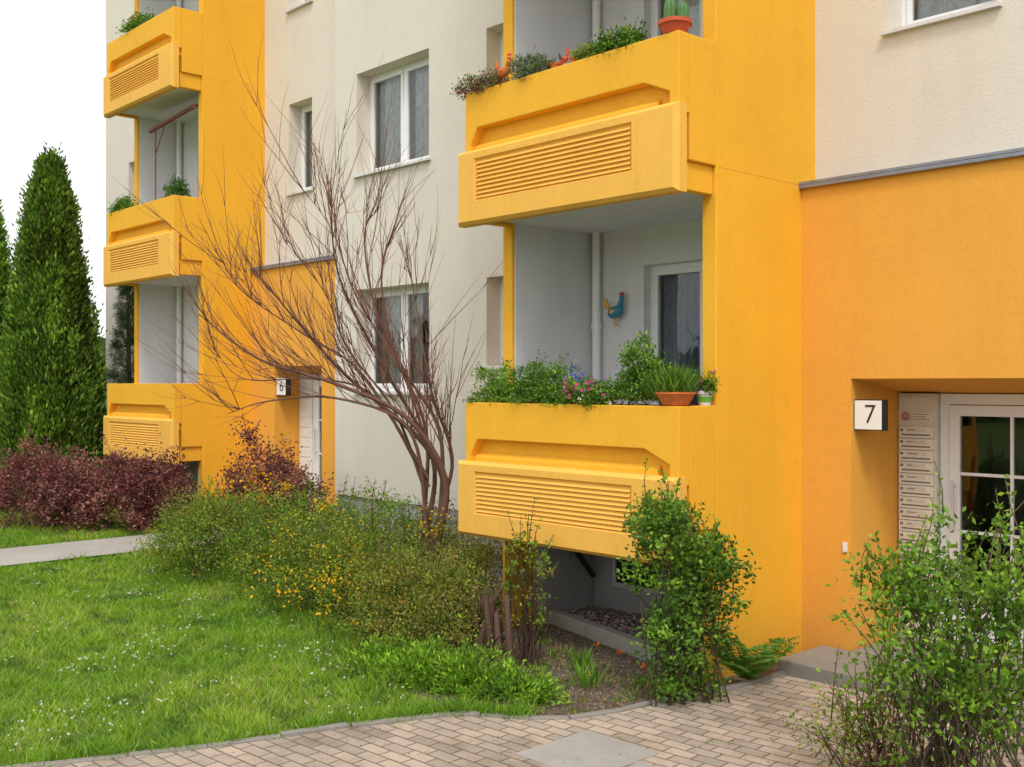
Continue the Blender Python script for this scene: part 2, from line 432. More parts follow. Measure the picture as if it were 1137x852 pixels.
# ---------------- balcony bays
def bay(uR, vF, vB, vMain, b0, cur, name):
    P = empty(name); P.parent = B
    W = 2.45; uL = uR-W; vS = vF+.5
    zt = b0+2.8*NS-.1
    s = MB()
    s.box(uR-.14, uR, vS, vMain+.02, -.3, zt, 0)
    s.box(uL, uL+.13, vS, vMain+.02, b0+.06, zt, 0)
    s.build('side_walls', [M_yellow], P, bevel=.012)
    s = MB()
    for k in range(1, NS):
        s.box(uR-.01, uR+.0015, vS+.02, vMain-.02, b0+2.8*k+.245, b0+2.8*k+.251)
    s.build('panel_joints', [M_orange], P)
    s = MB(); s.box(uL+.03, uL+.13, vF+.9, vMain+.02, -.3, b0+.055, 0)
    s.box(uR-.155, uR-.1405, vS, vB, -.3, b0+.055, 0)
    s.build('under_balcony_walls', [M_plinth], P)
    s = MB(); s.box(uL+.0, uL+.03, vS+.0, vF+.9, -.3, b0+.055, 0); s.build('corner_post', [M_yellow], P)
    li = MB()
    li.box(uR-.152, uR-.141, vS+.03, vB, b0+.2, zt-.02); li.box(uL+.131, uL+.142, vS+.03, vB, b0+.2, zt-.02)
    hs = []
    for k in range(NS):
        b = b0+2.8*k
        hs.append((uL+.78, uR-.24, b+.30, b+2.50))
        window(uL+.78, uR-.24, b+.30, b+2.50, vB, recess=.10, splits=(.47,), cur=cur[k % len(cur)], sill=False)
    wall(li, uL+.13, uR-.14, b0+.1, zt, vB, hs, 0, .10)
    li.build('loggia_lining', [M_white], P)
    pi = MB(); pi.tube([(uL+.23, vB-.07, b0+.2), (uL+.23, vB-.07, zt)], .042, 12)
    for k in range(NS):
        pi.tube([(uL+.23, vB-.07, b0+2.8*k+1.9), (uL+.23, vB-.07, b0+2.8*k+1.97)], .052, 12)
    pi.build('downpipe', [M_frame], P, smooth=False)
    fr = MB(); pan = MB(); sl = MB()
    for k in range(NS):
        b = b0+2.8*k
        sl.box(uL+.14, uR-.153, vF+.19, vB-.002, b+.06, b+.22)
        poly = [(uL, b+1.20), (uL, b+.60), (uL+.07, b+.60), (uL+.07, b+.72), (uL+.16, b+.87), (uR-.34, b+.87), (uR-.09, b+.76), (uR-.09, b+.60), (uR, b+.60), (uR, b+1.20)]
        fr.prism(poly, vF+.04, vF+.17)
        fr.box(uL+.04, uR-.04, vF+.135, vF+.185, b+.5, b+.9)
        fr.loft([[(uL+.07, vF+.134, b+.60), (uL+.07, vF+.085, b+.60), (uL+.07, vF+.085, b+.71), (uL+.07, vF+.134, b+.75)],
                 [(uR-.24, vF+.134, b+.60), (uR-.24, vF+.085, b+.60), (uR-.24, vF+.085, b+.71), (uR-.24, vF+.134, b+.75)]], 0, True, True)
        for a, c in ((uR-.12, uR), (uL, uL+.12)):
            fr.box(a, c, vF+.171, vS-.001, b+.25, b+1.20)
        fr.box(uR-.12, uR-.035, vF+.15, vS-.001, b+.03, b+.249)
        fr.box(uL+.035, uL+.12, vF+.15, vS-.001, b+.03, b+.249)
        a, c = uL-.09, uR+.012; z0, z1 = b, b+.67
        h = (uL+.16, uR-.43, b+.205, b+.585)
        def R(i0, i1, zz0, zz1, v): return [(i0, v, zz0), (i1, v, zz0), (i1, v, zz1), (i0, v, zz1)]
        pan.loft([R(a, c, z0, z1, vF+.12), R(a, c, z0, z1, vF+.035), R(a+.04, c-.04, z0+.03, z1-.03, vF),
                  R(h[0], h[1], h[2], h[3], vF), R(h[0]+.02, h[1]-.02, h[2]+.015, h[3]-.015, vF+.026)], 0, True, True)
        n = 9
        hz0, hz1 = h[2]+.018, h[3]-.018
        for i in range(n):
            q0 = hz0+(hz1-hz0)*i/n; q1 = hz0+(hz1-hz0)*(i+.84)/n
            u0, u1 = h[0]+.025, h[1]-.025
            pan.loft([[(u0, vF+.025, q0), (u0, vF+.004, q0+.003), (u0, vF+.025, q1)], [(u1, vF+.025, q0), (u1, vF+.004, q0+.003), (u1, vF+.025, q1)]], 0, True, True)
        pan.box(uR-.375, uR-.366, vF-.004, vF+.002, b+.06, b+.61)
    fr.build('parapets', [M_yellow], P, bevel=.008)
    pan.build('louvred_panels', [M_panel], P)
    sl.build('floor_slabs', [M_white], P)
    return P

bayN = bay(-5.05, 6.32, 7.93, 8.22, .93, ['dark', 'half', 'net', 'mix', 'net'], 'balcony_tower')
bayF = bay(-15.17, 7.16, 8.42, 8.72, 1.10, ['net', 'mix', 'net', 'net', 'mix'], 'balcony_tower')

# ---------------- entrance blocks
def entrance(u0, u1, v, top, r0, r1, rz, depth, name):
    P = empty(name); P.parent = B
    e = MB()
    wall(e, u0, u1, -.3, top, v, [(r0, r1, -.31, rz)], 0, .0001)
    vb = v+depth
    e.face([(r0, v, -.3), (r0, vb, -.3), (r0, vb, rz), (r0, v, rz)])
    e.face([(r1, v, -.3), (r1, vb, -.3), (r1, vb, rz), (r1, v, rz)])
    e.face([(r0, v, rz), (r1, v, rz), (r1, vb, rz-.12), (r0, vb, rz-.12)])
    e.face([(u0, v, top), (u1, v, top), (u1, v+.6, top), (u0, v+.6, top)])
    e.face([(u1, v, -.3), (u1, v+.6, -.3), (u1, v+.6, top), (u1, v, top)])
    e.face([(u0, v, -.3), (u0, v+.2, -.3), (u0, v+.2, top), (u0, v, top)])
    e.build('entrance_walls', [M_orange], P, fixn=False)
    f = MB()
    f.box(u0-.02, u1+.05, v-.045, v+.5, top+.001, top+.028); f.box(u0-.02, u1+.05, v-.045, v-.035, top-.03, top+.0)
    f.build('flashing', [M_flash], P, bevel=.004)
    return P

E1 = entrance(-5.05, -1.2, 8.01, 3.97, -4.59, -2.1, 2.34, .87, 'entrance')
E2 = entrance(-15.17, -12.44, 8.50, 4.08, -14.5, -13.20, 2.56, .50, 'entrance')

def door(u0, u1, v, z0, z1, P, side=0):
    d = MB()
    d.box(u0, u1, v, v+.08, z1-.09, z1); d.box(u0, u0+.08, v, v+.08, z0, z1-.09); d.box(u1-.08, u1, v, v+.08, z0, z1-.09)
    a, b = u0+.085, u1-.085
    g = v-.015
    d.box(a, a+.09, g, g+.06, z0+.02, z1-.095); d.box(b-.09, b, g, g+.06, z0+.02, z1-.095)
    d.box(a+.09, b-.09, g, g+.06, z1-.185, z1-.095); d.box(a+.09, b-.09, g+.001, g+.059, z0+.02, z0+.45)
    n = max(1, round((b-a-.18)/.40)); gu0, gu1, gz0, gz1 = a+.09, b-.09, z0+.45, z1-.185
    for i in range(1, n):
        x = gu0+(gu1-gu0)*i/n; d.box(x-.013, x+.013, g+.01, g+.05, gz0, gz1)
    for i in range(1, 3):
        z = gz0+(gz1-gz0)*i/3; d.box(gu0, gu1, g+.012, g+.048, z-.013, z+.013)
    d.build('door', [M_frame], P, bevel=.004)
    gg = MB(); gg.face(rect(gu0, gu1, gz0, gz1, g+.03)); gg.build('door_glass', [M_glass], P, fixn=False)
    hh = MB(); hh.tube([(a+.05, g-.05, z0+.95), (a+.05, g-.05, z0+1.35)], .012, 8)
    hh.tube([(a+.05, g, z0+1.0), (a+.05, g-.05, z0+1.0)], .008, 6); hh.tube([(a+.05, g, z0+1.3), (a+.05, g-.05, z0+1.3)], .008, 6)
    hh.build('door_handle', [M_sill], P)
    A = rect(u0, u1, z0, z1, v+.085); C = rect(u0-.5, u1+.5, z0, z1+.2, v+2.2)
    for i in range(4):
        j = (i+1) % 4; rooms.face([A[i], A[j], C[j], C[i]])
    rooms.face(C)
    for i in range(8):
        rooms.face(rect(u0+.2, u1+.3, z0+.16*i, z0+.16*(i+1), v+.9+.14*i)); rooms.face([(u0+.2, v+.9+.14*i, z0+.16*(i+1)), (u1+.3, v+.9+.14*i, z0+.16*(i+1)), (u1+.3, v+1.04+.14*i, z0+.16*(i+1)), (u0+.2, v+1.04+.14*i, z0+.16*(i+1))])

door(-4.24, -3.05, 8.84, .14, 2.215, E1)
door(-3.04, -2.12, 8.84, .14, 2.215, E1)
door(-14.13, -13.22, 8.95, .28, 2.44, E2)
# white letterbox side panel of the far entrance
m = MB(); m.box(-14.49, -14.14, 8.93, 9.0, .28, 2.44, 0)
for i in range(11): m.box(-14.46, -14.17, 8.92, 8.929, 2.2-.15*i-.12, 2.2-.15*i, 1)
m.build('mailbox_panel', [M_frame, M_plate], E2)
mp = MB()
mp.box(-4.585, -4.245, 8.79, 8.88, .14, 2.215, 0)
mp.box(-4.575, -4.255, 8.778, 8.79, 2.10, 2.19, 0)
mp.loft([[( -4.515+.035*r*math.cos(t), 8.774, 2.02+.035*r*math.sin(t)) for t in [2*math.pi*k/20 for k in range(20)]] for r in (1, .72)], 3, False, False)
mp.box(-4.519, -4.511, 8.772, 8.776, 1.996, 2.03, 3)
mp.box(-4.46, -4.29, 8.775, 8.789, 1.985, 2.055, 1)
for j in range(3): mp.box(-4.45, -4.30-.03*(j % 2), 8.772, 8.775, 2.035-.02*j, 2.041-.02*j, 2)
z = 1.93
for i in range(15):
    mp.box(-4.57, -4.265, 8.765, 8.7895, z-.092, z, 1)
    mp.box(-4.50, -4.33, 8.760, 8.7645, z-.042, z-.012, 0)
    mp.box(-4.545, -4.29, 8.762, 8.7645, z-.074, z-.060, 2)
    l = random.uniform(.04, .12)
    mp.box(-4.49, -4.49+l, 8.758, 8.7598, z-.030, z-.023, 2)
    mp.box(-4.553, -4.530, 8.757, 8.7645, z-.038, z-.018, 2)
    z -= .100
mp.build('mailbox_panel', [M_mail, M_plate, M_ink, M_red], E1, bevel=.002)

frames.build('window_frames', [M_frame], B, bevel=.004)
glassm.build('window_glass', [M_glass], B, fixn=False)
curt.build('curtains', [M_cur, M_curdark, M_curbrown], B, fixn=False)
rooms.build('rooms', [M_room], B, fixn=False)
sills.build('window_sills', [M_sill], B)

def sign(u0, v, z0, w, txt, size):
    P = MB()
    P.box(u0, u0+w, v, v+.09, z0, z0+w, 0)
    P.box(u0+.008, u0+w-.006, v-.006, v-.0005, z0+.008, z0+w-.008, 1)
    s = P.build('house_number_sign', [M_black, M_signw], None, bevel=.002)
    cu = bpy.data.curves.new('digit', 'FONT'); cu.body = txt; cu.size = size; cu.align_x = 'CENTER'; cu.align_y = 'CENTER'
    cu.extrude = .001; cu.offset = -.002; cu.materials.append(M_digit)
    o = bpy.data.objects.new('digit', cu); o.location = (u0+w/2+.02, v-.0085, z0+w/2); o.rotation_euler = (math.radians(90), 0, 0)
    link(o, s)
sign(-4.586, 8.05, 1.92, .25, '7', .22)
sign(-14.49, 8.53, 2.12, .27, '6', .24)
m = MB(); m.box(-4.66, -4.62, 7.995, 8.009, .92, 1.0); m.build('wall_socket', [M_frame], None, bevel=.003)

aw = MB()
aw.tube([(-16.9, 7.62, 6.40), (-15.35, 7.62, 6.52)], .035, 10)
aw.loft([[(-16.9, 7.60, 6.42), (-15.35, 7.60, 6.53), (-15.35, 7.60, 6.52), (-16.9, 7.60, 6.41)], [(-16.9, 7.85, 6.56), (-15.35, 7.85, 6.64), (-15.35, 7.85, 6.63), (-16.9, 7.85, 6.55)]], 0, True, True)
aw.tube([(-16.75, 7.64, 5.2), (-16.75, 7.64, 6.41)], .012, 6); aw.tube([(-16.75, 7.64, 6.0), (-16.4, 7.64, 6.44)], .01, 6)
aw.build('awning', [M_awn], bayF)

# ------------------------------------------------------------------ ground
def h(u, v):
    t = np.clip((-np.asarray(u, float)-9.8)/4.5, 0, 1)
    return .17*t*t*(3-2*t)

gx = np.unique(np.concatenate([np.linspace(-400, -40, 12), np.arange(-40, 20, .5), np.linspace(20, 400, 12)]))
gy = np.unique(np.concatenate([np.linspace(-400, -30, 12), np.arange(-30, 22, 1.0), np.linspace(22, 400, 12)]))
GX, GY = np.meshgrid(gx, gy, indexing='ij')
GZ = h(GX, GY)
me = bpy.data.meshes.new('ground')
ny = len(gy)
fs = [(i*ny+j, (i+1)*ny+j, (i+1)*ny+j+1, i*ny+j+1) for i in range(len(gx)-1) for j in range(ny-1)]
me.from_pydata(np.stack([GX, GY, GZ], -1).reshape(-1, 3).tolist(), [], fs)
me.materials.append(M_ground); link(bpy.data.objects.new('ground', me))

edge = [(-9.6, -8.0), (-8.0, -1.5), (-7.1, 1.2), (-6.66, 2.34), (-6.29, 3.21), (-6.02, 4.1), (-5.80, 4.66), (-5.62, 4.90), (-5.37, 5.06), (-5.15, 5.30), (-5.02, 5.70), (-4.98, 6.12), (-4.84, 6.56), (-4.80, 7.15), (-4.80, 7.38)]
EX = [p[0] for p in edge]; EY = [p[1] for p in edge]
bp = MB()
bp.face([(x, y, .014) for x, y in edge + [(-4.80, 8.0), (-1.2, 8.0), (-1.2, 6.6), (-3.15, 6.35), (-3.15, -8.0)]])
bp.build('brick_path', [M_paver], None)
sb = MB(); sb.face([(x, y, .008) for x, y in [(-9.7, 8.24), (-9.7, 6.0), (-8.2, 5.6), (-7.2, 5.15), (-6.3, 4.85)] + edge[6:] + [(-4.80, 8.0), (-5.05, 8.24)]])
sb.build('flower_bed', [M_soil], None)
sb = MB(); sb.face([(x, y, .02) for x, y in [(-3.12, -8), (-3.12, 6.3), (-1.2, 6.55), (3, 6.55), (3, -8)]]); sb.build('flower_bed', [M_soil], None)

def kerb(name, pts, w, z0, z1, mat=M_conc, seg=.5):
    m = MB()
    P = [Vector((p[0], p[1], 0)) for p in pts]
    for i in range(len(P)-1):
        L = (P[i+1]-P[i]).length; n = max(1, round(L/seg))
        for k in range(n):
            a = P[i].lerp(P[i+1], k/n); b = P[i].lerp(P[i+1], (k+1)/n)
            d = (b-a).normalized(); s = Vector((-d.y, d.x, 0))*w/2
            a = a+d*.004; dz = random.uniform(-.010, .006)
            off = Vector((random.uniform(-.006, .006), random.uniform(-.006, .006), 0))
            q = [a+s+off, a-s+off, b-s+off, b+s+off]
            m.prismz([(p.x, p.y) for p in q], z0, z1+dz)
    return m.build(name, [mat], None, bevel=.008)
kerb('path_kerb', edge, .06, -.05, .036)
kerb('path_kerb', [(-3.13, -8), (-3.13, 6.33), (-1.2, 6.58)], .07, -.05, .06)
kerb('gravel_kerb', [(-8.3, 7.55), (-7.75, 7.44), (-5.64, 6.89), (-5.2, 6.86)], .11, -.05, .13, M_slab, 1.0)

cp = MB()
n = 24
for i in range(n):
    y0, y1 = -2+10.5*i/n, -2+10.5*(i+1)/n
    cp.face([(-14.6, y0+.0, .185), (-13.3, y0, .172), (-13.3, y1, .172), (-14.6, y1, .185)])
cp.build('concrete_path', [M_slab], None)
sl = MB(); sl.box(-4.85, -2.0, 7.34, 8.0, -.1, .125); sl.box(-4.57, -2.12, 8.0, 8.88, -.1, .135)
sl.build('entrance_step', [M_conc], None, bevel=.01)
sl = MB(); sl.box(-4.88, -4.28, 4.55, 5.2, -.05, .022); sl.box(-4.26, -3.7, 4.2, 5.0, -.05, .02); sl.build('paving_slab', [M_slab], None, bevel=.006)
sl = MB(); sl.box(-15.2, -12.5, 7.9, 8.49, .0, .29); sl.build('entrance_step', [M_conc], None, bevel=.01)

gv = Veg()
cube = np.array([(-1,-1,-1),(1,-1,-1),(1,1,-1),(-1,1,-1),(-1,-1,1),(1,-1,1),(1,1,1),(-1,1,1)], float)*.58
cf = np.array([(0,3,2,1),(4,5,6,7),(0,1,5,4),(1,2,6,5),(2,3,7,6),(3,0,4,7)])
for i in range(6400):
    u = rng.uniform(-8.3, -5.2); v = rng.uniform(6.85, 7.92)
    if v < 7.44+(u+7.75)*(-.26)+.06: continue
    s = rng.uniform(.014, .032)*np.array([1, rng.uniform(.7, 1.1), rng.uniform(.5, .8)])
    a = rng.uniform(0, 6.28); c_, s_ = math.cos(a), math.sin(a)
    Rm = np.array([[c_, -s_, 0], [s_, c_, 0], [0, 0, 1]])
    vv = (cube*rng.uniform(.75, 1.15, (8, 3))*s)@Rm.T + np.array([u, v, .06+rng.uniform(0, .035)])
    base = np.array([.28, .20, .18]) if rng.random() < .7 else np.array([.46, .40, .36])
    gv.add(vv, cf, np.tile(base*rng.uniform(.6, 1.4), (8, 1)))
gv.build('gravel', M_bark)
cr = Veg()
for i in range(2600):
    u = rng.uniform(-7.4, -4.9); v = rng.uniform(4.9, 7.3)
    if u > np.interp(v, EY, EX)-.05 or v > 7.3+(u+7.75)*(-.26): continue
    s = rng.uniform(.004, .016)
    vv = cube*rng.uniform(.6, 1.2, (8, 3))*s+np.array([u, v, .012])
    cr.add(vv, cf, np.tile(np.array([.22, .16, .11])*rng.uniform(.5, 1.6), (8, 1)))
cr.build('soil_crumbs', M_bark)

# ------------------------------------------------------------------ lawn grass
def in_lawn(u, v):
    eu = np.interp(v, EY, EX)
    bed = np.interp(u, [-13, -9.7, -8.2, -7.2, -6.3, -5.5], [6.5, 6.0, 5.6, 5.15, 4.85, 4.8])
    a = (u < eu-.03) & (v < bed) & (u > -13.28)
    b = (u < -14.62) & (u > -24) & (v < 7.4)
    return a | b

def grass(name, N, hgt, wid):
    g = Veg(3)
    r = 3.0+rng.random(N)**.8*16; a = rng.uniform(-.62, .30, N)
    X = r*np.tan(a); Zc = r
    u = .679*X-.734*Zc; v = .734*X+.679*Zc
    k = in_lawn(u, v); u, v, r = u[k], v[k], r[k]; N = len(u)
    nz = np.array([noise.noise(Vector((x*.9, y*.9, 0))) for x, y in zip(u, v)])
    nz2 = np.array([noise.noise(Vector((x*3.2, y*3.2, 5)))+.5*noise.noise(Vector((x*8, y*8, 3))) for x, y in zip(u, v)])
    tall = np.clip(nz2*2.2-.25, 0, 1)
    hh = hgt*rng.uniform(.45, 1.25, N)*(1+.4*nz+1.1*tall)
    w = wid*(1+(r-6).clip(0)*.12)*(1+.3*tall)
    th = rng.uniform(0, 6.28, N)
    lean = rng.normal(0, .7, (N, 2))
    base = np.stack([u, v, h(u, v)], -1)
    V = np.empty((N, 3, 3))
    side = np.stack([np.cos(th), np.sin(th), np.zeros(N)], -1)*w[:, None]/2
    V[:, 0] = base-side; V[:, 1] = base+side
    V[:, 2] = base+np.stack([lean[:, 0]*hh, lean[:, 1]*hh, hh], -1)
    c1 = np.array([.17, .33, .018]); c2 = np.array([.34, .49, .045]); c3 = np.array([.070, .16, .018])
    t = np.clip(.5+1.1*nz+rng.normal(0, .3, N), 0, 1)[:, None]
    C = c1*(1-t)+c2*t
    dk = np.clip(-nz2*1.7+rng.normal(0, .2, N)-.05, 0, .88)[:, None]
    C = C*(1-dk)+c3*dk
    dry = rng.random(N) < (.04+.12*np.clip(nz*2, 0, 1)); C[dry] = np.array([.44, .38, .16])
    g.add(V.reshape(-1, 3), np.arange(N*3).reshape(N, 3), np.repeat(C, 3, axis=0))
    return g.build(name, M_leaf)
grass('lawn_grass', 400000, .052, .0085)

dv = Veg()
r = 4.5+rng.random(14000)*10; a = rng.uniform(-.6, .2, 14000)
u = .679*r*np.tan(a)-.734*r; v = .734*r*np.tan(a)+.679*r
k = in_lawn(u, v) & (u > -13.2); u, v = u[k], v[k]
nz = np.array([noise.noise(Vector((x*1.3+9, y*1.3, 2))) for x, y in zip(u, v)])
k = rng.random(len(u)) < np.clip(.2+nz*1.6, .02, 1)*.6; u, v = u[k], v[k]
pp = np.stack([u, v, h(u, v)+rng.uniform(.045, .08, len(u))], -1)
dv.leaves(pp, .018, .015, np.tile([.78, .78, .7], (len(u), 1)))
dv.leaves(pp+[.004, .004, .001], .018, .015, np.tile([.78, .78, .7], (len(u), 1)))
dv.build('lawn_daisies', M_leaf)

# ------------------------------------------------------------------ shrubs
def clump_pts(blobs, ncl, nper, spread, zmin=0.02, shell=.55):
    vol = np.array([b[3]*b[4]*b[5] for b in blobs])**.7; vol /= vol.sum()
    idx = rng.choice(len(blobs), ncl, p=vol)
    d = rng.normal(size=(ncl, 3)); d[:, 2] = np.abs(d[:, 2])*np.where(rng.random(ncl) < .8, 1, -.4)
    d /= np.linalg.norm(d, axis=1)[:, None]
    bb = np.array(blobs)[idx]
    rr = shell+(1-shell)*rng.random(ncl)**.6
    nn = np.array([noise.noise(Vector(x*2.2+bb[i, :3]*.9)) for i, x in enumerate(d)])
    c = bb[:, :3]+d*bb[:, 3:6]*(rr*(1+.5*nn))[:, None]
    cl = np.repeat(c, nper, axis=0); cid = np.repeat(np.arange(ncl), nper)
    sp = spread*rng.uniform(.5, 1.4, ncl)[cid][:, None]
    p = cl+rng.normal(size=(len(cl), 3))*sp*np.array([1, 1, .8])
    p[:, 2] = np.maximum(p[:, 2], zmin+rng.uniform(0, .04, len(p)))
    br = rng.uniform(.55, 1.45, ncl)[cid]*(.7+.3*(rr[cid]))  # random tone per clump; deeper clumps darker, inner shade put into leaf colour
    ax = d[cid]
    return p, br, ax, c

GB = 1.28   # foliage albedo gain
def shrub(name, blobs, ncl, nper, spread, L, W, pal, stems=14, stemcol=(.12, .08, .05), flowers=None, bias=.35, shell=.5, stemr=.007, shoots=0):
    g = Veg()
    p, br, ax, cen = clump_pts(blobs, ncl, nper, spread, shell=shell)
    pal = np.array(pal)*GB
    pn_ = np.array([noise.noise(Vector(q*2.3)) for q in cen])
    hue = np.clip((pn_+.5)*len(pal), 0, len(pal)-1).astype(int)
    k = np.repeat(hue, nper); k2 = rng.integers(0, len(pal), len(p))
    t = rng.random(len(p))[:, None]
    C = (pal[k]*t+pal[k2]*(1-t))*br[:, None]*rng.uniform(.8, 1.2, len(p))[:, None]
    g.leaves(p, L, W, C, ax+np.array([0, 0, .5]), bias)
    for i in range(stems):
        b = blobs[i % len(blobs)]
        c = cen[rng.integers(len(cen))]
        base = np.array([b[0]+rng.normal()*b[3]*.25, b[1]+rng.normal()*b[4]*.25, 0.0 if b[0] > -9.8 else .12])
        mid = base*.45+c*.55+rng.normal(0, .05, 3); mid[2] = abs(mid[2])+.03
        g.tube([base, mid, c], [stemr, stemr*.7, stemr*.35], stemcol, 5)
    for i in range(shoots):
        c = cen[rng.integers(len(cen))]
        if c[2] < .25: continue
        d = np.array([rng.normal(0, .35), rng.normal(0, .35), 1.0]); d /= np.linalg.norm(d); Ls = rng.uniform(.15, .38)
        pts = [c-d*.1, c+d*Ls*.5, c+d*Ls+rng.normal(0, .02, 3)]
        g.tube(pts, [.004, .003, .0015], stemcol, 4)
        nl = 16; tt = rng.random(nl)[:, None]
        q = pts[0]*(1-tt)+pts[2]*tt
        g.leaves(q, L, W, pal[rng.integers(0, len(pal), nl)]*rng.uniform(.8, 1.3, (nl, 1)), np.tile(d, (nl, 1)), .4)
    if flowers:
        for fc, nf, fb, fl in flowers:
            q, b2, a2, _ = clump_pts(fb, max(4, nf//6), 6, .05, shell=.8)
            g.leaves(q, fl, fl*.95, np.tile(fc, (len(q), 1))*rng.uniform(.8, 1.2, (len(q), 1)))
    return g.build(name, M_leaf)

OLIVE = [(.12, .19, .020), (.18, .25, .03), (.25, .28, .035), (.08, .13, .018)]
BRIGHT = [(.13, .26, .018), (.21, .35, .028), (.08, .18, .02)]
DEEP = [(.04, .10, .018), (.07, .15, .025), (.10, .19, .03)]
RUSTY = [(.24, .20, .04), (.28, .17, .045), (.14, .18, .03)]
PURP = [(.17, .045, .055), (.24, .08, .08), (.09, .03, .035), (.32, .16, .12)]
YEL = (.90, .50, .01)

shrub('flowering_shrub', [(-7.35, 5.75, .25, .78, .68, .56), (-7.95, 5.95, .3, .65, .6, .58), (-6.95, 5.6, .2, .45, .5, .42)], 640, 36, .055, .030, .015, OLIVE+RUSTY, 30, shoots=90,
      flowers=[(YEL, 220, [(-8.0, 5.6, .40, .65, .42, .42)], .026)])
shrub('flowering_shrub', [(-8.75, 6.0, .3, .78, .65, .70), (-9.3, 5.95, .3, .65, .6, .70)], 560, 36, .060, .030, .015, OLIVE+[(.19, .27, .03)], 26, shoots=90,
      flowers=[(YEL, 480, [(-8.85, 5.68, .36, .85, .5, .50)], .028)])
shrub('flowering_shrub', [(-10.2, 6.3, .35, .9, .75, .88), (-9.6, 6.9, .35, .65, .65, .80)], 640, 34, .065, .032, .016, OLIVE+BRIGHT, 26, shoots=100,
      flowers=[(YEL, 170, [(-9.7, 6.3, .75, .7, .45, .35)], .028)])
shrub('flowering_shrub', [(-11.6, 5.95, .35, .8, .68, .70), (-12.2, 6.4, .35, .6, .5, .66)], 580, 32, .07, .034, .017, BRIGHT+OLIVE+RUSTY, 20, shoots=60,
      flowers=[((.88, .44, .01), 300, [(-12.0, 6.7, .9, .5, .4, .36)], .038)])
shrub('flowering_shrub', [(-7.9, 7.0, .25, .6, .45, .52), (-8.9, 7.2, .3, .6, .4, .72)], 480, 28, .065, .030, .015, OLIVE+RUSTY, 30, shoots=70,
      flowers=[(YEL, 110, [(-8.6, 6.9, .7, .5, .3, .28)], .028)])
shrub('barberry_hedge', [(-16.7, 5.7, .55, .65, .6, .82), (-16.0, 6.0, .5, .6, .6, .77), (-15.3, 6.45, .5, .55, .55, .74), (-14.95, 6.9, .5, .4, .5, .77)], 850, 34, .08, .045, .030, PURP, 24, (.10, .05, .045), shoots=90)
shrub('barberry_hedge', [(-12.55, 7.15, .6, .62, .5, .92), (-12.0, 7.3, .5, .45, .4, .75)], 380, 34, .085, .042, .028, PURP, 14, (.10, .05, .045), shoots=50)
shrub('privet_hedge', [(-17.8, 6.3, .5, .6, .6, .7), (-18.8, 6.0, .5, .8, .6, .6)], 320, 26, .1, .05, .03, DEEP, 8)
shrub('privet_shrub', [(-4.90, 6.12, .95, .30, .34, .50), (-4.85, 6.25, .5, .28, .34, .45), (-4.98, 6.0, 1.25, .20, .20, .22), (-4.72, 6.35, .9, .20, .25, .3), (-4.9, 6.2, .15, .25, .3, .2)], 400, 25, .048, .040, .023, BRIGHT+DEEP+[(.16, .29, .03)], 40, (.12, .08, .05), stemr=.007, shell=.3, shoots=60)
shrub('privet_shrub', [(-2.75, 5.85, 1.02, .42, .42, .55), (-2.55, 5.6, .6, .5, .5, .6), (-2.9, 6.0, .4, .42, .4, .4), (-2.2, 5.7, 1.05, .45, .4, .50), (-2.95, 5.7, 1.0, .3, .3, .4)], 430, 18, .050, .038, .023, BRIGHT+[(.20, .33, .03), (.10, .19, .025)], 110, (.19, .14, .09), stemr=.006, shell=.15, shoots=120)
shrub('privet_shrub', [(-3.12, 5.55, .25, .38, .38, .38), (-3.2, 5.9, .15, .3, .3, .35)], 110, 9, .05, .03, .018, BRIGHT+RUSTY, 55, (.20, .10, .07), stemr=.005, shell=.1, shoots=40)
shrub('young_shrub', [(-6.35, 6.05, .75, .18, .18, .38), (-6.4, 6.1, .4, .16, .16, .3)], 60, 11, .035, .034, .016, RUSTY+BRIGHT, 22, (.12, .07, .05), shoots=20)
st = Veg()
for i in range(9):
    x = -6.78+rng.uniform(-.14, .42); y = 5.80+rng.uniform(-.14, .16); hh = rng.uniform(.35, .78)
    st.tube([(x, y, 0), (x+rng.normal(0, .04), y+rng.normal(0, .04), hh*.5), (x+rng.normal(0, .08), y+rng.normal(0, .08), hh)], [.038, .028, .022], (.10, .058, .044), 7)
for k_ in range(50):
    x = -6.75+rng.uniform(-.2, .35); y = 5.9+rng.uniform(-.2, .2); b = np.array([x, y, rng.uniform(.1, .4)])
    e = b+np.array([rng.normal(0, .12), rng.normal(0, .12), rng.uniform(.15, .45)])
    st.tube([b, (b+e)/2+rng.normal(0, .02, 3), e], [.006, .004, .002], (.14, .08, .05), 4)
st.build('pruned_shrub_stumps', M_bark)
shrub('ground_cover', [(-6.6, 5.15, .02, .38, .32, .24), (-6.15, 5.28, .02, .38, .30, .26), (-5.75, 5.38, .02, .28, .22, .20), (-7.0, 5.15, .02, .4, .25, .18)], 480, 24, .045, .05, .016, BRIGHT+[(.24, .40, .03)], 0, bias=.5, shell=.45, shoots=60)

